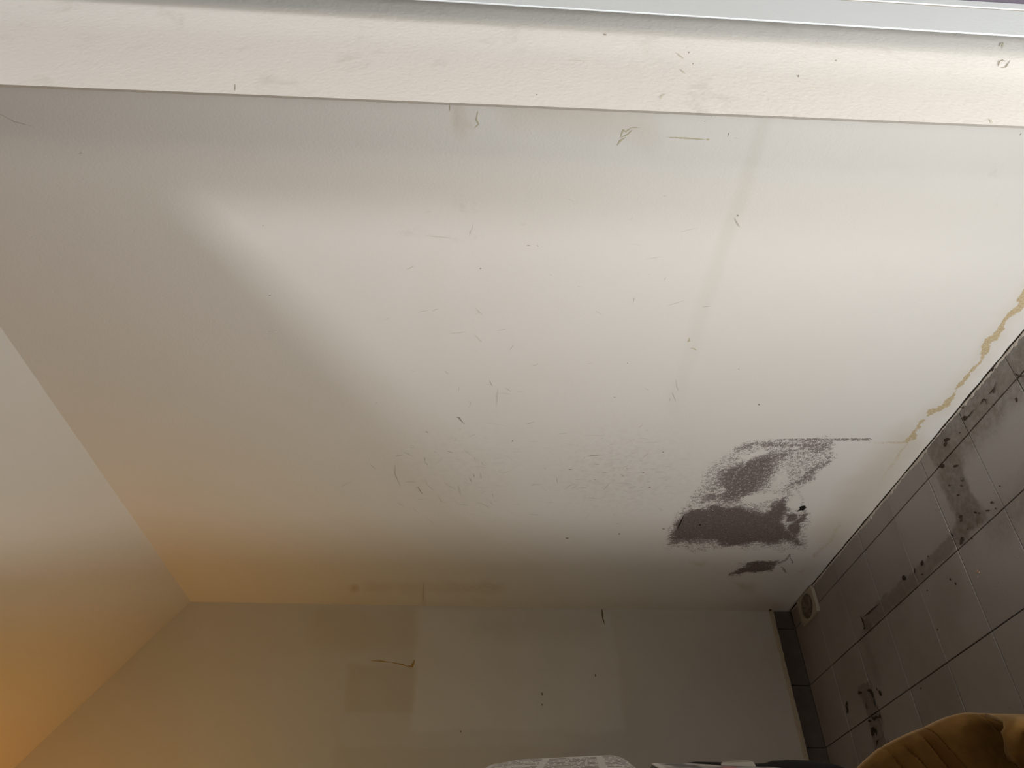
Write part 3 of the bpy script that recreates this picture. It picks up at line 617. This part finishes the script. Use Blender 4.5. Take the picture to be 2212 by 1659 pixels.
adopt(sheet('inner_pages', lambda u, v: (lambda p: (p[0]+.004, p[1]-.004, max(CT+.002, p[2]-.006)))(page(.03+.94*u, .02+.96*v)), 40, 30, M_paper), news)
adopt(hexa('folded_stack', (-.03, .70, CT), (.165, .96, CT+.007), M_paper, None, .001), news)
# ---- colour magazine spread to the right of it
def mag_mat():
    t = NT('magazine_print', .45, .4); tc = t.n('ShaderNodeUVMap', uv_map='UVMap'); u, v, _ = t.xyz(tc.outputs[0])
    cb = t.n('ShaderNodeCombineXYZ'); t.put(cb.inputs[0], t.math('MULTIPLY', u, 5.0)); t.put(cb.inputs[1], t.math('MULTIPLY', v, 9.0)); V2 = cb.outputs[0]
    c = t.mix(t.smooth(t.noise(V2, 1.0, 2.0), .42, .58), (0.50, 0.46, 0.42), (0.09, 0.08, 0.08))
    c = t.mix(t.math('MULTIPLY', t.smooth(t.noise(V2, 1.4, 2.0, .5, .6), .50, .60), t.rect(u, v, .35, .72, .2, .93, .04)), c, (0.42, 0.16, 0.14))
    return t.col(t.mix(t.rect(u, v, .04, .94, .04, .93, .008), (0.68, 0.65, 0.60), c))
MT = [on_y(px, py, .814) for px, py in ((1300, 1670), (1340, 1658), (1375, 1652), (1430, 1647.5), (1480, 1648.5), (1540, 1652), (1600, 1655), (1660, 1656.5), (1700, 1660), (1760, 1690))]
def magp(u, v):
    x = .178+.165*u; y = .66+.22*v
    top = float(np.interp(x, [p[0] for p in MT], [p[2] for p in MT]))
    prof = np.interp(v, [0, .25, .5, .7, .78, .88, 1], [.08, .40, .71, 1.0, .97, .6, .1])
    return (x+.03*(v-.7)*u, y, CT+.003+(top-CT-.003)*float(prof))
mag = empty('magazine', U(.24, .77, CT), 'glossy magazine with dark and red printed pictures beside the folded newspaper', 'magazine')
adopt(sheet('open_page', magp, 50, 30, mag_mat(), None, .0009), mag)
adopt(sheet('under_pages', lambda u, v: (lambda p: (p[0]+.003, p[1], max(CT+.001, p[2]-.006)))(magp(.02+.96*u, .03+.94*v)), 30, 20, M_paper), mag)
# ---- white card standing behind the magazine
def card():
    bm = bmesh.new(); y = .912; pts = []
    for q in ((1557, 1664), (1556, 1648), (1558, 1645), (1590, 1642), (1622, 1641), (1626, 1643), (1629, 1647), (1627, 1664)): pts.append(on_y(*q, y))
    pts[0][2] = pts[-1][2] = CT
    for k in (0, -1): pts[k][1] -= .045
    f = [bm.verts.new(U(p[0], p[1], p[2])) for p in pts]; b = [bm.verts.new(U(p[0]+.003, p[1]+.006+(.0 if p[2] > CT+.001 else .0), p[2]-.0015 if p[2] > CT+.001 else p[2])) for p in pts]; n = len(pts)
    bm.faces.new(f); bm.faces.new(b[::-1])
    for i in range(n): bm.faces.new((f[i], b[i], b[(i+1) % n], f[(i+1) % n]))
    bmesh.ops.recalc_face_normals(bm, faces=bm.faces); bmesh.ops.bevel(bm, geom=bm.edges[:], offset=.0012, segments=2, affect='EDGES'); m = bpy.data.meshes.new('white_card'); bm.to_mesh(m); bm.free(); return m
tag(link('white_card', card(), flat('white_card', (0.66, 0.63, 0.56), .6, .3)), 'small white card with rounded top standing in front of the black bag', 'card')
# ---- black bag lying behind
BT = [on_y(px, py, 1.05) for px, py in ((1430, 1672), (1470, 1652), (1500, 1647.5), (1570, 1649), (1620, 1652), (1648, 1651), (1665, 1645.5), (1710, 1643.5), (1750, 1645.5), (1795, 1653), (1840, 1668))]
def bag(u, v):
    x = BT[0][0]+(BT[-1][0]-BT[0][0])*u; y = .985+.13*v
    top = float(np.interp(x, [p[0] for p in BT], [p[2] for p in BT]))*min(1, .5+8*u, .5+8*(1-u))
    e = max(0, math.sin(math.pi*min(max(v, 0), 1)))**.5
    return (x, y, CT+.0005+max(.002, top-CT)*e)
tag(sheet('black_bag', bag, 60, 24, flat('black_fabric', (0.012, 0.011, 0.011), .8, .15), None, 0), 'limp black bag lying behind the newspaper and the white card', 'bag')

# ---- cardboard carton at the right
def card_mat():
    t = NT('cardboard', .85, .12); P = t.pos(); u = t.attr('tone')
    c = t.mix(u, (0.270, 0.145, 0.040), (0.165, 0.078, 0.020))
    c = t.mix(t.math('MULTIPLY', t.smooth(t.noise(P, 45, 5.0, .6), .45, .7), .35), c, (0.11, 0.06, 0.02))
    c = t.mix(t.attr('edge'), c, (0.46, 0.31, 0.16))  # top-edge highlight and pale torn edge, both put into the colour
    t.bump(t.noise(P, 130, 3.0), .25, .002); return t.col(c)
M_card = card_mat(); M_cardin = flat('cardboard_dark', (0.10, 0.06, 0.025), .9, .1)
box = empty('carton', U(.62, .88, CT), 'crumpled brown cardboard carton with torn folded flap at the tiled wall', 'box')
topx = [(1850, 1700), (1880, 1660), (1905, 1630), (1931, 1605), (1958, 1592), (1986, 1580), (2012, 1570), (2036, 1558), (2064, 1546), (2086, 1540), (2108, 1536.5), (2130, 1536.5), (2165, 1539), (2212, 1543), (2290, 1560), (2360, 1590)]
YB = .80
TP = [on_y(px, py, YB) for px, py in topx]; TX = [p[0] for p in TP]; TZ = [p[2] for p in TP]
creases = [((1934, 1606), (1972, 1665)), ((1966, 1612), (2008, 1665)), ((2001, 1596), (2060, 1668)), ((2013, 1571), (2100, 1665)), ((2132, 1541), (2164, 1578))]
CR = [(on_y(*a, YB), on_y(*b, YB)) for a, b in creases]
def panel():
    nu, nv = 170, 60; v = []; tone = []; edge = []
    for j in range(nv+1):
        for i in range(nu+1):
            x = TX[0]+(TX[-1]-TX[0])*i/nu; zt = float(np.interp(x, TX, TZ)); z0 = CT+.001; z = z0+(zt-z0)*(j/nv)**.8
            y = YB+.010*math.sin(6*(x-.38))+.05*max(0, .44-x)/.06
            px_, py_ = x, z; d = 0.0
            for k, (a, b) in enumerate(CR):
                L2 = (b[0]-a[0])**2+(b[2]-a[2])**2; t = min(1, max(0, ((px_-a[0])*(b[0]-a[0])+(py_-a[2])*(b[2]-a[2]))/L2)); q = math.hypot(px_-a[0]-t*(b[0]-a[0]), py_-a[2]-t*(b[2]-a[2]))
                d += .0022*math.exp(-(q/.0010)**2)*(1 if k < 5 else .6)+.0012*math.exp(-(q/.006)**2)
            zrel = zt-z
            y += d + .010*max(0, 1-zrel/.012)**2
            # darker printed band between the third and the fourth crease
            def side(c): a, b = c; return (px_-a[0])*(b[2]-a[2])-(py_-a[2])*(b[0]-a[0])
            s3, s4 = side(CR[2]), side(CR[3]); tone.append(1.0 if s3 < 0 < s4 or s4 < 0 < s3 else .25+.35*float(vnoise(np.array([x*60]), np.array([z*60]), 2)[0]))
            edge.append(max(0, 1-zrel/.0028)); v.append(U(x, y, z))
    f = [(j*(nu+1)+i, j*(nu+1)+i+1, (j+1)*(nu+1)+i+1, (j+1)*(nu+1)+i) for j in range(nv) for i in range(nu)]
    me = mesh_from('front_flap', v, f)
    for nm, a in (('tone', tone), ('edge', edge)): me.attributes.new(nm, 'FLOAT', 'POINT').data.foreach_set('value', a)
    return me
fl = link('front_flap', panel(), M_card, None, True); md_ = fl.modifiers.new('thickness', 'SOLIDIFY'); md_.thickness = .004; md_.offset = 1; adopt(fl, box)
def fold():
    # flap bent over towards the viewer: highlight painted on top, torn left edge
    le = [(2128, 1541), (2152, 1549), (2166, 1556), (2168, 1572), (2162, 1582), (2170, 1600), (2176, 1625), (2186, 1643), (2200, 1652), (2206, 1668)]
    nv, nu = len(le)-1, 26; v = []; tone = []; edge = []
    for j, q in enumerate(le):
        for i in range(nu+1):
            px = q[0]+(2330-q[0])*i/nu; py = q[1]+(i/nu)*(4+j*1.0)
            y = YB-.006-.018*min(1, j/2.5)-.02*(i/nu)+.004*math.sin(5.0*i/nu*3+j*.9)
            p = on_y(px, py, y); v.append(U(*p)); tone.append(.0+.28*(j > 2)); edge.append(.8*max(0, 1-j/2.4)+(.35 if i == 0 else 0))
    f = [(j*(nu+1)+i, j*(nu+1)+i+1, (j+1)*(nu+1)+i+1, (j+1)*(nu+1)+i) for j in range(nv) for i in range(nu)]
    me = mesh_from('folded_flap', v, f)
    for nm, a in (('tone', tone), ('edge', edge)): me.attributes.new(nm, 'FLOAT', 'POINT').data.foreach_set('value', a)
    return me
ff_ = link('folded_flap', fold(), M_card, None, True); m2 = ff_.modifiers.new('thickness', 'SOLIDIFY'); m2.thickness = .004; m2.offset = 1; adopt(ff_, box)
M_cardp = flat('cardboard_plain', (0.31, 0.185, 0.075), .85, .12, .12, 40)
adopt(hexa('side_wall', (.47, .845, CT), (.475, .955, .165), M_cardp), box); adopt(hexa('side_wall', (.86, .845, CT), (.865, .955, .19), M_cardp), box)
adopt(hexa('rear_wall', (.47, .955, CT), (.865, .96, .17), M_cardp), box); adopt(hexa('bottom_panel', (.47, .84, CT), (.865, .96, CT+.004), M_cardp), box)
